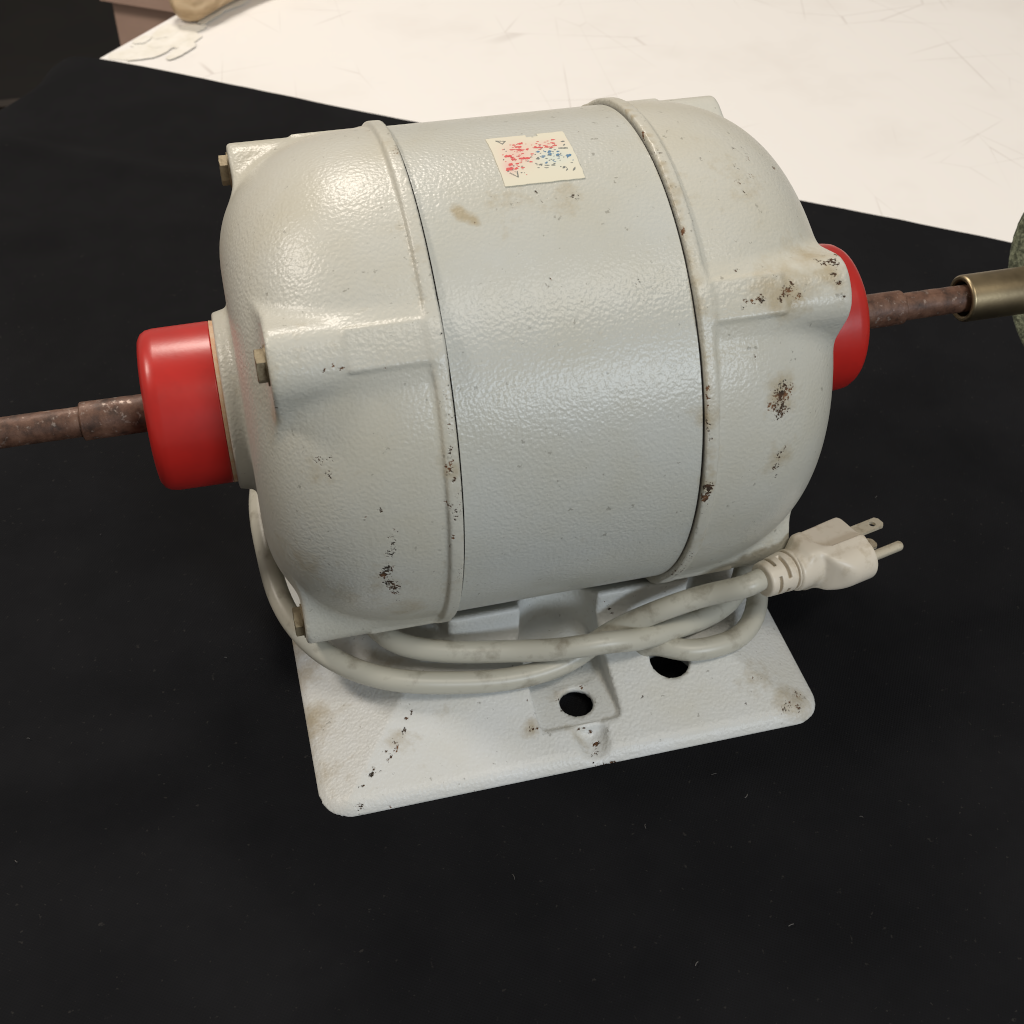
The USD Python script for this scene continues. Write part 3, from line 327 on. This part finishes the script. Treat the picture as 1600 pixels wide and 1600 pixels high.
wr = np.exp(-((X * .55 + Y - .36 - .02*np.sin(9*X)) / .012)**2) * np.clip((-.02 - X) * 6, 0, 1) * .0035
wr += np.exp(-((X * .25 + Y - .30 + .015*np.sin(14*X)) / .016)**2) * np.clip((-.08 - X) * 6, 0, 1) * .003
wr += .0010 * fbm(np.stack([X*14, Y*14, 0*X], -1), 3, 4)
keep_flat = np.clip((np.maximum(np.abs(X) - .13, np.abs(Y) - .15)) / .05, 0, 1)
Zc = .0008 + wr * keep_flat * np.clip(on / .02, 0, 1) + .0004*np.sin(A*90 + 3*np.sin(on*7)) * np.clip(1 - A/.02, 0, 1) * (on > 0) - drop
Yj = .0007 * (noise(np.stack([Bv*70, A*0, A*0], -1), 9) - .5) * np.exp(-A / .01)
G = np.stack([X - Yj * E[0], Y - Yj * E[1], Zc], -1).reshape(-1, 3)
ii = np.arange(na*nb).reshape(na, nb)
Fq = np.stack([ii[:-1, :-1], ii[1:, :-1], ii[1:, 1:], ii[:-1, 1:]], -1).reshape(-1, 4)
under = G - [0, 0, .0007]                                                              # the cloth's thickness
rim = np.r_[ii[0, :], ii[1:, -1], ii[-1, -2::-1], ii[-2:0:-1, 0]]
r2 = np.roll(rim, -1); nG = len(G)
Fall = np.vstack([Fq[:, [0, 1, 2]], Fq[:, [0, 2, 3]], Fq[:, [0, 2, 1]] + nG, Fq[:, [0, 3, 2]] + nG, np.stack([rim, rim + nG, r2 + nG], 1), np.stack([rim, r2 + nG, r2], 1)])
clo = trimesh.Trimesh(np.vstack([G, under]), Fall, process=False)
if (clo.face_normals[:100, 2]).mean() < 0: clo.invert()
obj('black_cloth', clo, M_cloth, smooth=40, label='black fabric cloth spread over the table under the grey motor', category='cloth')
M_lint = plain('pale_lint', (.10, .095, .09), rough=.9)
lint = []
for k in range(24):
    x, y = rng.uniform(-.32, .33), rng.uniform(-.26, .12)
    if abs(x) < .125 and abs(y) < .15: continue
    L = rng.uniform(.0008, .004); a = rng.uniform(0, 6.28); bend = rng.uniform(-1.5, 1.5)
    t = np.linspace(0, 1, 5); an = a + bend * t
    pts = np.c_[x + np.cumsum(np.cos(an))*L/5, y + np.cumsum(np.sin(an))*L/5, np.full(5, .0022) + .0003*np.sin(3*t)]
    lint.append(tube(pts, rng.uniform(.00008, .00020), 4))
obj('lint', trimesh.util.concatenate(lint), M_lint, kind='stuff', label='pale lint specks scattered on the black cloth', category='lint')

# ------------------------------------------------------------------ background behind the table corner
M_pink = plain('dull_pink_plastic', (.74, .51, .41), rough=.6, mix=((.66, .45, .36), 12.0, .4, .7))
bin_ = thing('storage_bin', label='dull pink storage bin standing behind the white table corner', category='bin')
bb = trimesh.creation.box((.40, .30, .676)); bb.apply_translation((.0115, 1.15, -.441)); turn = trimesh.transformations.rotation_matrix(-.55, (0, 0, 1), (-.189, 1.0, 0)); bb.apply_transform(turn); obj('bin_wall', bb, M_pink, bin_)
rm = trimesh.creation.box((.418, .318, .030)); rm.apply_translation((.0115, 1.15, -.088)); rm.apply_transform(turn); obj('rim', rm, M_pink, bin_)
M_brown = plain('dark_brown_wood', (.020, .012, .007), rough=.7, mix=((.006, .004, .003), 22.0, .38, .62))
crate = thing('dark_crate', label='dark brown wooden crate in the shadow left of the pink bin', category='crate')
for k in range(3):
    b_ = trimesh.creation.box((.36, .018, .155)); b_.apply_translation((-.385, 1.13 + .002*(k % 2), -.70 + .165*k + .02)); obj('slat', b_, M_brown, crate)
for k in (-.17, .17):
    b_ = trimesh.creation.box((.03, .03, .5)); b_.apply_translation((-.385 + k, 1.156, -.53)); obj('corner_post', b_, M_brown, crate)
M_stick = usdkit.material(stage, LK + 'bare_stick_wood', {'tc': ('texture_coordinate', {}), 'mp': ('mapping', {'rotation': (0, 0, -.55), 'scale': (12, 90, 90)}), 'n': ('noise_texture', {'scale': 1.0, 'detail': 4.0, 'distortion': .6}),
    'r': ('rgb_ramp', {'ramp': [(.25, (.34, .22, .11)), (.5, (.58, .42, .25)), (.75, (.70, .54, .35))]}), 'b': ('bump', {'distance': .001, 'strength': .5}), 'p': ('principled_bsdf', {'roughness': .6})},
    [('tc.object', 'mp.vector'), ('mp.vector', 'n.vector'), ('n.fac', 'r.fac'), ('r.color', 'p.base_color'), ('n.fac', 'b.height'), ('b.normal', 'p.normal')], surface='p.BSDF')
tt = np.linspace(0, 1, 40)[:, None]; a0, a1 = np.array([-0.1211, 0.6706, .0170]), np.array([0.0570, 0.8238, .0200])
pts = a0 + (a1 - a0) * tt + np.c_[0*tt, .003*np.sin(tt*9), .001*np.sin(tt*14)]
rr = .0165 * np.minimum(1, np.sqrt(np.clip(1 - (1 - np.clip(tt[:, 0]/.06, 0, 1))**2, .02, 1))) * (1 + .10*np.sin(tt[:, 0]*11 + 1))
st = tube(pts, rr, 24); sv = np.array(st.vertices); sv += .0022 * (fbm(sv*70, 3, 2) - .5)[:, None] * st.vertex_normals; st.vertices = sv
obj('wood_stick', st, M_stick, smooth=40, label='tan wooden stick lying across the peeling table corner', category='stick')

# ------------------------------------------------------------------ the motor
H = .1236; S = .0477; RS = .105
motor = thing('bench_motor', label='grey enamelled double ended bench polishing motor with red caps', category='motor')
# base casting
BX, BY = .1165, .1366
def base_sdf(x, y, z):
    ax, ay = np.abs(x), np.abs(y)
    fx, fy = ax - (BX - .016), ay - (BY - .016)
    foot = np.hypot(np.maximum(fx, 0), np.maximum(fy, 0)) + np.minimum(np.maximum(fx, fy), 0) - .016
    foot = foot + .55 * z                                     # drafted rim
    slope = np.minimum(.0050 + .30*(BY - ay), .0018 + .38*(BX - ax))
    slope = smin(slope, np.full_like(x, .0265), .003)
    plate = smax((z - slope) * .97, foot * .88, .0030)
    ped = smax(np.abs(x - .0103) - .0575, ay - .0725, .002)
    ch = (np.abs(x - .0103) + ay - (.0575 + .0725)) * .7071   # back corners square, front ones hardly chamfered
    ped = smax(ped, ch, .003)
    wing = smax(ax - .080, ay - .036, .004); wingc = (ax + ay - .104) * .7071; wing = smax(wing, wingc, .004)
    ped = smin(ped, wing, .006)
    ped = smax(ped, z - .0396, .0012)
    d = smin(plate, ped, .006)
    # channel and pad for the front bolt hole
    hx, hy = .0046, -.1056
    chan = np.hypot(x - .0045, np.maximum(np.abs(y + .075) - .003, 0)) - .0182
    chan = smax(chan, .0090 - z, .002)
    padb = smax(smax(np.abs(x - .0030) - .0188, np.abs(y + .0965) - .0225, .004), .0086 - z, .0015)
    d = smax(d, -smin(chan, padb, .003), .0012)
    notch = np.hypot(x - .0062, z - .0108) - .0076
    notch = smax(notch, y + .120, .003)
    d = smax(d, -notch, .0016)
    d = smax(d, -(np.hypot(x - hx, y - hy) - .0077), .0012)
    # cord hole
    d = smax(d, -(np.hypot(x - .0515, y + .0972) - .0092), .0012)
    # the plate is thin round both holes
    d = smax(d, -smax(np.hypot(x - hx, y - hy) - .0112, z - .0050, .001), .0006)
    d = smax(d, -smax(np.hypot(x - .0515, y + .0972) - .0135, z - (slope - .0042), .001), .0006)
    # saddle for the shell
    d = smax(d, -(np.hypot(y, z - H) - (RS + .0040)), .0012)
    d = smax(d, -z, .001)
    return d
bV, bF = from_sdf(base_sdf, (-.124, -.144, -.004), (.124, .144, .044), .0014)
hipL = np.abs((bV[:, 0] + BX) - (bV[:, 1] + BY)*.80 - .001) 
ew = .30 * np.exp(-(bV[:, 2] / .0022)**2) * (bV[:, 1] < -.12)
casting('base', bV, bF, M_base, motor, extra=ew)

# end bells: profile field in (x, r), bosses at 45 degrees, hub ring
n_, x0_, xe_, Rb_, rf_ = 2.38, .0547, .1205, .1054, .050
u = np.linspace(0, np.pi/2, 80)
px = x0_ + (xe_ - x0_) * np.sin(u)**(2/n_); pr = rf_ + (Rb_ - rf_) * np.cos(u)**(2/n_)
prof = np.vstack([[(S, 0), (S, .1076), (S + .0050, .1076), (S + .0056, .1064), (S + .0060, Rb_)], np.c_[px, pr], [(xe_, .0402), (xe_ + .0012, .0388), (.1268, .0376), (.1274, .0368), (.1274, 0)]])
poly = Polygon(np.vstack([prof, (S, 0)])).buffer(0)
gx, gr = np.arange(.040, .140, .0005), np.arange(-.002, .130, .0005)
GX, GR = np.meshgrid(gx, gr, indexing='ij')
dense = np.array([poly.exterior.interpolate(t).coords[0] for t in np.linspace(0, poly.length, 3000)])
dense = dense[dense[:, 1] > 1e-4]
dd = cKDTree(dense).query(np.c_[GX.ravel(), GR.ravel()])[0]
ins = shapely.contains_xy(poly, GX.ravel(), np.maximum(GR.ravel(), 1e-5))
TAB = np.where(ins, -dd, dd).reshape(GX.shape)
def bell_sdf(x, y, z, xf=.1098):
    r = np.hypot(y, z - H)
    d = map_coordinates(TAB, [(x - gx[0]) / .0005, (r - gr[0]) / .0005], order=1, mode='nearest')
    for a in (45, 135, 225, 315):
        c, s = math.cos(math.radians(a)), math.sin(math.radians(a))
        rad = -y*s + (z - H)*c; t = -y*c - (z - H)*s
        rt = .1080
        side = (np.abs(t) - .0096 - .50*(rt - rad)) / 1.118
        b = smax(side, rad - rt, .0075)
        b = smax(b, x - xf - .02*(rad - .09), .0022)
        b = np.maximum(b, -(rad - .03))
        d = smin(d, b, .0045)
        pad = smax(smax(np.abs(t) - .0080, np.abs(x - .0665) - .0165, .0015), np.abs(rad - .1040) - .0041, .0012)
        d = smin(d, pad, .0012)
    d = smax(d, S - x, .0006)
    return d
eV, eF = from_sdf(bell_sdf, (S - .004, -.126, H - .126), (.131, .126, H + .126), .00112)
def bell_wear(V):
    r = np.hypot(V[:, 1], V[:, 2] - H); ax = np.abs(V[:, 0])
    seam = ((ax < S + .0035) & (r > .1060)) * (.10 + .30*noise(V*55, 3)**2)
    return seam
def bell_stain(V):
    r = np.hypot(V[:, 1], V[:, 2] - H); ax = np.abs(V[:, 0])
    return np.clip(.22*np.exp(-((ax - S - .0080)/.0010)**2) * (r > .104) + .25*np.exp(-((ax - .1215)/.002)**2)*(r < .046), 0, 1) + (ax < S + .007)*(r > .105)*.30*noise(V*40, 8)
bolt_prof = rounded([(0, 0), (0, .0062), (.0036, .0062), (.0045, .0050), (.0045, 0)], [.0002, .0006, .0006])
def hexbolt(cx, y, z, sg, rot):
    b = trimesh.creation.cylinder(radius=.0064, height=.0032, sections=6); b2 = trimesh.creation.cylinder(radius=.0056, height=.0038, sections=24)
    mm = hullmesh(np.vstack([b.vertices, b2.vertices])); mm.apply_transform(trimesh.transformations.rotation_matrix(rot, (0, 0, 1)))
    w = trimesh.creation.cylinder(radius=.0074, height=.0010, sections=28); w.apply_translation((0, 0, -.0020))
    mm = trimesh.util.concatenate([mm, w])
    mm.apply_transform(trimesh.transformations.rotation_matrix(sg*math.pi/2, (0, 1, 0))); mm.apply_translation((cx, y, z)); return mm
for sg in (-1, 1):
    V = eV * np.array([sg, 1, 1]); F = eF if sg > 0 else eF[:, ::-1]
    bell = casting('end_bell', V, F, M_bell, motor, extra=bell_wear(V), sx=bell_stain(V))
    for k, a in enumerate((45, 135, 225, 315)):
        rb = .0978; c, s = math.cos(math.radians(a)), math.sin(math.radians(a))
        if sg > 0: continue                                # plain boss ends on the right
        obj('hex_bolt', hexbolt(sg*.1121, -rb*s, H + rb*c, sg, .3 + k*.7), M_bolt, bell, smooth=25)

# shell between the bells
ns, nt = 70, 300
xs = np.linspace(-S + .0007, S - .0007, ns); th = np.arange(nt) * 2*np.pi/nt
TH, XS = np.meshgrid(th, xs, indexing='xy')
R_ = RS + .00025*(fbm(np.stack([XS*20, np.cos(TH)*2, np.sin(TH)*2], -1), 2, 6) - .5)
sV = np.stack([XS, -R_*np.sin(TH), H + R_*np.cos(TH)], -1).reshape(-1, 3)
k = np.arange(ns*nt).reshape(ns, nt); kn = np.roll(k, -1, 1)
sF = np.vstack([np.stack([k[:-1], k[1:], kn[1:]], -1).reshape(-1, 3), np.stack([k[:-1], kn[1:], kn[:-1]], -1).reshape(-1, 3)])
tm = trimesh.Trimesh(sV, sF, process=False)
if ((tm.face_normals * (tm.triangles_center - [0, 0, H]))[:, 1:].sum(1)).mean() < 0: sF = sF[:, ::-1]
sst = np.exp(-((S - np.abs(sV[:, 0]))/.002)**2) * .35 * noise(sV*50, 4)
casting('stator_shell', sV, sF, M_shell, motor, sx=sst)
obj('seam_shade_ring', lathe([(-S + .0003, .090), (-S + .0003, .1036), (S - .0003, .1036), (S - .0003, .090)], 96, center=(0, 0, H)), M_gap, motor)  # near-black ring, the shade in both seam gaps put into its colour

# paper label on the shell, its print kept as flat marks
LX0, LX1, T0, T1 = -.0128, .0184, -3.95, 13.4
src = np.array([(260, 253), (1060, 187), (1300, 667), (453, 747)], float); dst = np.array([(0, 0), (1, 0), (1, 1), (0, 1)], float)
Am = []
for (x, y), (p, q) in zip(src, dst): Am += [[x, y, 1, 0, 0, 0, -p*x, -p*y, p], [0, 0, 0, x, y, 1, -q*x, -q*y, q]]
Am = np.array(Am); hm = np.append(np.linalg.solve(Am[:, :8], Am[:, 8]), 1).reshape(3, 3)
def lab(xy):
    w = np.c_[np.atleast_2d(xy), np.ones(len(np.atleast_2d(xy)))] @ hm.T; return w[:, :2] / w[:, 2:]
def on_shell(uv, lift):
    x = LX0 + (LX1 - LX0)*uv[:, 0]; t = np.radians(T0 + (T1 - T0)*uv[:, 1]); r = RS + lift
    return np.c_[x, -r*np.sin(t), H + r*np.cos(t)]
nl = 48; U, W = np.meshgrid(np.linspace(0, 1, nl), np.linspace(0, 1, nl)); uv = np.c_[U.ravel(), W.ravel()]
edge = .008*(noise(np.c_[uv*14, np.zeros(len(uv))], 5) - .5)
uve = uv + edge[:, None] * np.where((uv < .001) | (uv > .999), 1, 0)
kk = np.arange(nl*nl).reshape(nl, nl); cellc = (uv.reshape(nl, nl, 2)[:-1, :-1] + uv.reshape(nl, nl, 2)[1:, 1:]) / 2
keep = ~((np.abs(cellc[..., 0] - .585) < .075) & (cellc[..., 1] < .075 - .25*np.abs(cellc[..., 0] - .585)))      # the nick in the top edge
lq = np.stack([kk[:-1, :-1], kk[1:, :-1], kk[1:, 1:], kk[:-1, 1:]], -1)[keep]
top = on_shell(uve, .00042); bot = on_shell(uve, .00005); nv = nl*nl
tri = np.vstack([lq[:, [0, 1, 2]], lq[:, [0, 2, 3]]])
ed = np.vstack([tri[:, [0, 1]], tri[:, [1, 2]], tri[:, [2, 0]]]); es = {tuple(e) for e in ed.tolist()}
bd = np.array([e for e in ed.tolist() if (e[1], e[0]) not in es])
tri = np.vstack([tri, tri[:, ::-1] + nv, np.stack([bd[:, 0], bd[:, 0] + nv, bd[:, 1] + nv], 1), np.stack([bd[:, 0], bd[:, 1] + nv, bd[:, 1]], 1)])
lt = trimesh.Trimesh(np.vstack([top, bot]), tri, process=False)
if (lt.face_normals[:50, 2]).mean() < 0: tri = tri[:, ::-1]
def blob(c, r): return np.exp(-(((uv - lab([c])[0]) / np.array(r))**2).sum(1))
tint = np.tile(np.array([.66, .63, .51]), (nv, 1))
for c, r, col in (((600, 430), (.20, .24), (.80, .52, .44)), ((880, 340), (.22, .10), (.80, .58, .48)), ((500, 570), (.08, .12), (.80, .45, .42)), ((960, 470), (.22, .16), (.64, .72, .66))):
    w = (blob(c, r) * .75)[:, None]; tint = tint*(1 - w) + np.array(col)*.86*w
label = usdkit.mesh(stage, path_of('paper_label', motor), (np.vstack([top, bot]), tri), M_paper, smooth=False).GetPrim()
primvar(label, 'tint', np.vstack([tint, tint])); setd(label, label='cream paper label with faded red and blue print')
def marks_mesh(lst, seed, stretch=1.0):
    r_ = np.random.default_rng(seed); VV, FF, o = [], [], 0
    for (cx, cy, w, h) in lst:
        for piece in range(2 if w > 60 else 1):
            n = 14; t = np.arange(n)*2*np.pi/n; rad = .62 + .6*r_.random(n)
            ww, hh = w*(.62 if w > 60 else 1), h
            x = cx + (piece - .5)*(w*.42 if w > 60 else 0) + .5*ww*rad*np.cos(t) - .25*hh*np.sin(t); y = cy + .5*hh*rad*np.sin(t)
            ring = on_shell(lab(np.c_[x, y]), .00050); cen = on_shell(lab([[x.mean(), y.mean()]]), .00050)
            base = np.vstack([ring, on_shell(lab(np.c_[x, y]), .00040)])
            VV.append(np.vstack([base, cen])); k = np.arange(n); j = (k+1) % n
            FF.append(np.vstack([np.stack([k, j, np.full(n, 2*n)], 1), np.stack([k, k+n, j+n], 1), np.stack([k, j+n, j], 1)]) + o); o += 2*n + 1
    t = trimesh.Trimesh(np.vstack(VV), np.vstack(FF), process=False)
    if t.face_normals[:14, 2].mean() < 0: t.invert()
    return t
REDP = [(615,325,60,22),(550,340,34,14),(600,362,70,20),(690,390,25,25),(560,390,100,8),(490,460,80,25),(545,492,45,18),(670,485,100,25),(725,520,40,12),(515,545,50,30),(585,537,40,15),(500,590,80,35),(570,585,45,25),(640,575,50,10),(800,375,100,14),(920,372,110,12),(955,290,50,15),(950,325,50,12),(975,355,50,12),(820,342,30,8),(740,440,40,10),(610,400,60,8)]
BLUEP = [(920,420,44,30),(925,448,42,25),(1010,420,35,12),(1005,455,40,25),(855,465,50,16),(1120,460,56,26),(1120,466,24,46),(890,530,30,22),(800,418,40,18)]
GREYP = [(1060,385,100,14),(1075,350,20,20),(1060,312,40,14),(830,548,35,18),(890,555,60,8),(960,553,45,12),(890,578,55,6),(1075,575,30,20),(1105,595,18,25),(1180,590,25,35),(1040,568,15,8),(1155,532,30,5),(800,490,40,18),(450,385,14,12),(470,407,14,8),(440,495,10,14)]
def strokes(lines):
    out = []
    for L in lines:
        for p, q in zip(L[:-1], L[1:]):
            for t in np.linspace(0, 1, 7): out.append((p[0] + (q[0]-p[0])*t, p[1] + (q[1]-p[1])*t, 14, 9))
    return out
GREYP += strokes([[(368, 284), (462, 291), (435, 324), (368, 284)], [(507, 628), (590, 663), (580, 612)]])
lr_ = np.random.default_rng(11)
def sliver(n, c, r): return [(c[0] + r[0]*lr_.normal(), c[1] + r[1]*lr_.normal(), lr_.uniform(10, 30), lr_.uniform(4, 9)) for _ in range(n)]
def inside(L): return [m_ for m_ in L if .06 < lab([m_[:2]])[0, 0] < .94 and .16 < lab([m_[:2]])[0, 1] < .90]
REDP += inside(sliver(55, (580, 450), (75, 75)) + sliver(22, (880, 350), (90, 30)))
BLUEP += inside(sliver(16, (930, 450), (90, 45)))
GREYP += inside(sliver(34, (980, 480), (120, 75)) + sliver(8, (560, 600), (90, 30)))
obj('red_print', marks_mesh(REDP, 1), M_redp, label, smooth=False)
obj('blue_print', marks_mesh(BLUEP, 2), M_bluep, label, smooth=False)
obj('grey_print', marks_mesh(GREYP, 3), M_greyp, label, smooth=False)

# shafts and red caps
def shaft(sg):
    p = [(.10, 0), (.10, .0081)] + ([(.1861, .0081), (.1866, .0076), (.1866, .0064), (.300, .0064), (.300, 0)] if sg < 0 else [(.1892, .0081), (.1897, .0076), (.1897, .0065), (.262, .0065), (.262, 0)])
    q = []
    for a, b in zip(p[:-1], p[1:]):
        kk_ = max(2, int(abs(b[0]-a[0])/.0015)); q += [(a[0] + (b[0]-a[0])*t, a[1] + (b[1]-a[1])*t) for t in np.linspace(0, 1, kk_, endpoint=False)]
    q.append(p[-1])
    t = lathe([(sg*a, r) for a, r in q], 40, center=(0, 0, H))
    v = np.array(t.vertices); rr_ = np.hypot(v[:, 1], v[:, 2] - H); ok = rr_ > .003
    dv = (fbm(v*260, 3, 5) - .5) * .0004; sc = np.where(ok, 1 + dv/np.maximum(rr_, .003), 1)
    v[:, 1] *= sc; v[:, 2] = H + (v[:, 2] - H)*sc; t.vertices = v; return t
for sg in (-1, 1):
    obj('shaft', shaft(sg), M_rust, motor, smooth=35)
    xa, xb = .1290, (.1595 if sg < 0 else .1580)
    cp = rounded([(xb - .004, .0078), (xb - .0008, .0086), (xb, .016), (xb - .0005, .0342), (xa, .0345), (xa, .0318), (xb - .003, .030), (xb - .004, .0078)], [.002, .006, .0068, .0008, .0008, .003])
    cap = obj('red_cap', lathe([(sg*a, r) for a, r in cp], 96, center=(0, 0, H)), M_red, motor, smooth=40)
    obj('worn_rim', lathe([(sg*a, r) for a, r in [(.1272, .0300), (.1272, .0343), (.12905, .0346), (.12905, .0300)]], 80, center=(0, 0, H), closed=True), M_peach, cap, smooth=30)

# cord: from the hole in the base once and a half round the pedestal, ending in the plug
CORD = [(.0390, -.0880, .0100), (.0405, -.0885, .0150), (.0455, -.0925, .0220), (.0560, -.0985, .0228), (.0700, -.1000, .0222), (.0870, -.0955, .0215), (.1010, -.0800, .0215), (.1090, -.0530, .0210), (.1080, -.0150, .0220), (.0960, .0350, .0260), (.0500, .0840, .0300), (-.0200, .0860, .0320), (-.0800, .0580, .0330), (-.1010, .0050, .0340), (-.0930, -.0400, .0370),
        (-.0806, -.0590, .0345), (-.0712, -.0735, .0345), (-.0500, -.0830, .0330), (-.0218, -.0885, .0318), (.0000, -.0945, .0345), (.0210, -.0965, .0355), (.0360, -.0950, .0318), (.0530, -.0905, .0285), (.0730, -.0840, .0245), (.0930, -.0730, .0260), (.1080, -.0450, .0330), (.1140, -.0050, .0370),
        (.0960, .0500, .0400), (.0400, .0980, .0420), (-.0400, .0980, .0420), (-.1020, .0650, .0420), (-.1200, .0200, .0440), (-.1205, -.0150, .0440), (-.1175, -.0440, .0400), (-.1048, -.0690, .0330), (-.0800, -.0890, .0305), (-.0520, -.0950, .0262), (-.0228, -.0965, .0226), (.0025, -.0935, .0232), (.0170, -.0885, .0262), (.0290, -.0850, .0290),
        (.0470, -.0895, .0425), (.0680, -.0925, .0510)]
PP = np.array([.9666, .2528, -.0424]); PG = np.array([.2552, -.9648, .063]); PN = np.array([-.025, -.0717, -.9971]); PO = np.array([.1394, -.0827, .0571])
CORD += [tuple(PO - .060*PP - [0, 0, .0008]), tuple(PO - .051*PP), tuple(PO - .040*PP)]
obj('power_cord', tube(spline(CORD, 620), .0051, 22), M_cord, motor, smooth=60)

# plug in its own frame: p along the prongs, g towards the round pin, n away from the viewer's side blade
def plug_sdf(p, g, n):
    blk = smax(smax(np.abs(n) - .0113, np.abs(g + .0008) - (.0088 + .04*(p + .02)), .0035), np.abs(p + .0155) - .0155, .003)
    tap = (np.hypot(n*.80, g*.9) - (.0104 + .62*(p + .042)))
    blk = smax(blk, tap, .004)
    gp = smax(np.hypot(n, (g - .0095)*.95) - .0102, np.abs(p + .0120) - .0120, .002)
    gp = smax(gp, (g - .0200 - .9*(p + .015)) * .74, .003)
    neck = smax(np.hypot(n, g - .002) - .0098, np.abs(p + .0310) - .0055, .002)
    d = smin(smin(blk, gp, .0025), neck, .004)
    # thumb hollow on the side turned up
    hol = np.maximum(np.hypot(np.minimum(p + .0160, 0), np.maximum(g + .0020, 0)*1.05) - .0085, g - .0060)
    hol = smax(hol, np.abs(n + .0130) - .0040, .0004)
    d = smax(d, -hol, .0005)
    return d
def relief_sdf(p, g, n):
    q = np.hypot(g - .001, n)
    d = smax(q - (.0084 + .10*(p + .047)), np.abs(p + .0430) - .0085, .0015)
    an = np.arctan2(n, g - .001)
    for pc, ph in ((-.0470, 0.0), (-.0423, .9)):
        seg = np.abs(((an - ph + math.pi/3) % (2*math.pi/3)) - math.pi/3) - .72
        slot = np.maximum(np.maximum(np.abs(p - pc) - .0008, .0064 - q), seg * .008)
        d = smax(d, -slot, .0004)
    groove = np.maximum(np.abs(p + .0377) - .0006, .0080 - q)
    return smax(d, -groove, .0006)
def plug_place(VF):
    V, F = VF; return trimesh.Trimesh(PO + V[:, :1]*PP + V[:, 1:2]*PG + V[:, 2:]*PN, F, process=False)
hand = np.dot(np.cross(PP, PG), PN)
def pm(t):
    t = plug_place((np.array(t.vertices), np.array(t.faces))) if not isinstance(t, tuple) else plug_place(t)
    if hand < 0: t.invert()
    return t
plug = obj('plug', pm(from_sdf(plug_sdf, (-.040, -.014, -.016), (.003, .024, .016), .0006)), M_plug, motor, smooth=True)
obj('strain_relief', pm(from_sdf(relief_sdf, (-.054, -.011, -.012), (-.032, .013, .012), .0004)), M_plug, plug, smooth=True)
from shapely.geometry import Point, box as sbox
bl = sbox(-.002, -.00318, .0172, .00318).difference(Point(.0120, 0).buffer(.0016, quad_segs=8)); bl = bl.difference(Polygon([(.0172, -.0032), (.0172, -.0016), (.0158, -.0032)])).difference(Polygon([(.0172, .0032), (.0172, .0016), (.0158, .0032)]))
for nn in (-.00635, .00635):
    b_ = trimesh.creation.extrude_polygon(bl, .0015); b_.apply_translation((0, 0, nn - .00075)); obj('blade', pm(b_), M_prong, plug, smooth=20)
gp_ = lathe(rounded([(-.002, 0), (-.002, .0024), (.0205, .0024), (.0215, 0)], [.0001, .0016]), 28); gp_.apply_translation((0, .0119, 0)); obj('ground_pin', pm(gp_), M_prong, plug, smooth=50)

# ------------------------------------------------------------------ sleeve and wheel on the right shaft
wheel = thing('polishing_wheel', label='green stained felt wheel on a bronze sleeve at the right shaft', category='wheel')
sl = rounded([(.2420, .0085), (.2225, .0085), (.2218, .0092), (.2215, .0104), (.2226, .0113), (.2900, .0115), (.2900, .0085)], [.0002, .0004, .0006, .001, .0002])
obj('sleeve', lathe(sl, 64, center=(0, 0, H)), M_brass, wheel, smooth=35)
obj('bore_shade_disc', lathe([(.2420, .0086), (.2420, 0)], 32, center=(0, 0, H)), M_dark, wheel)  # black disc across the sleeve, paints the shade inside the bore
wx = .2795
dk = rounded([(wx, .0100), (wx + .0003, .030), (wx, .0470), (wx + .001, .0480), (wx + .012, .0480), (wx + .012, .0100)], [.003, .001, .0008, .001])
def rough_(t, amp, sc, seed):
    v = np.array(t.vertices); v += amp*(fbm(v*sc, 3, seed) - .5)[:, None]*t.vertex_normals; t.vertices = v; return t
pr_ = np.vstack([np.linspace(a, b, 12, endpoint=False) for a, b in zip(dk[:-1], dk[1:])] + [dk[-1:]])
obj('felt_disc', rough_(lathe(pr_, 160, center=(0, 0, H)), .0012, 300, 3), M_wheel, wheel, smooth=50)
ew_ = [(wx + .0015, .0478), (wx + .0015, .0497), (wx + .004, .0505), (wx + .0085, .0505), (wx + .011, .0497), (wx + .011, .0478)]
obj('wheel_rim', rough_(lathe(ew_, 160, center=(0, 0, H), closed=True), .0008, 400, 4), M_wheel_edge, wheel, smooth=50)
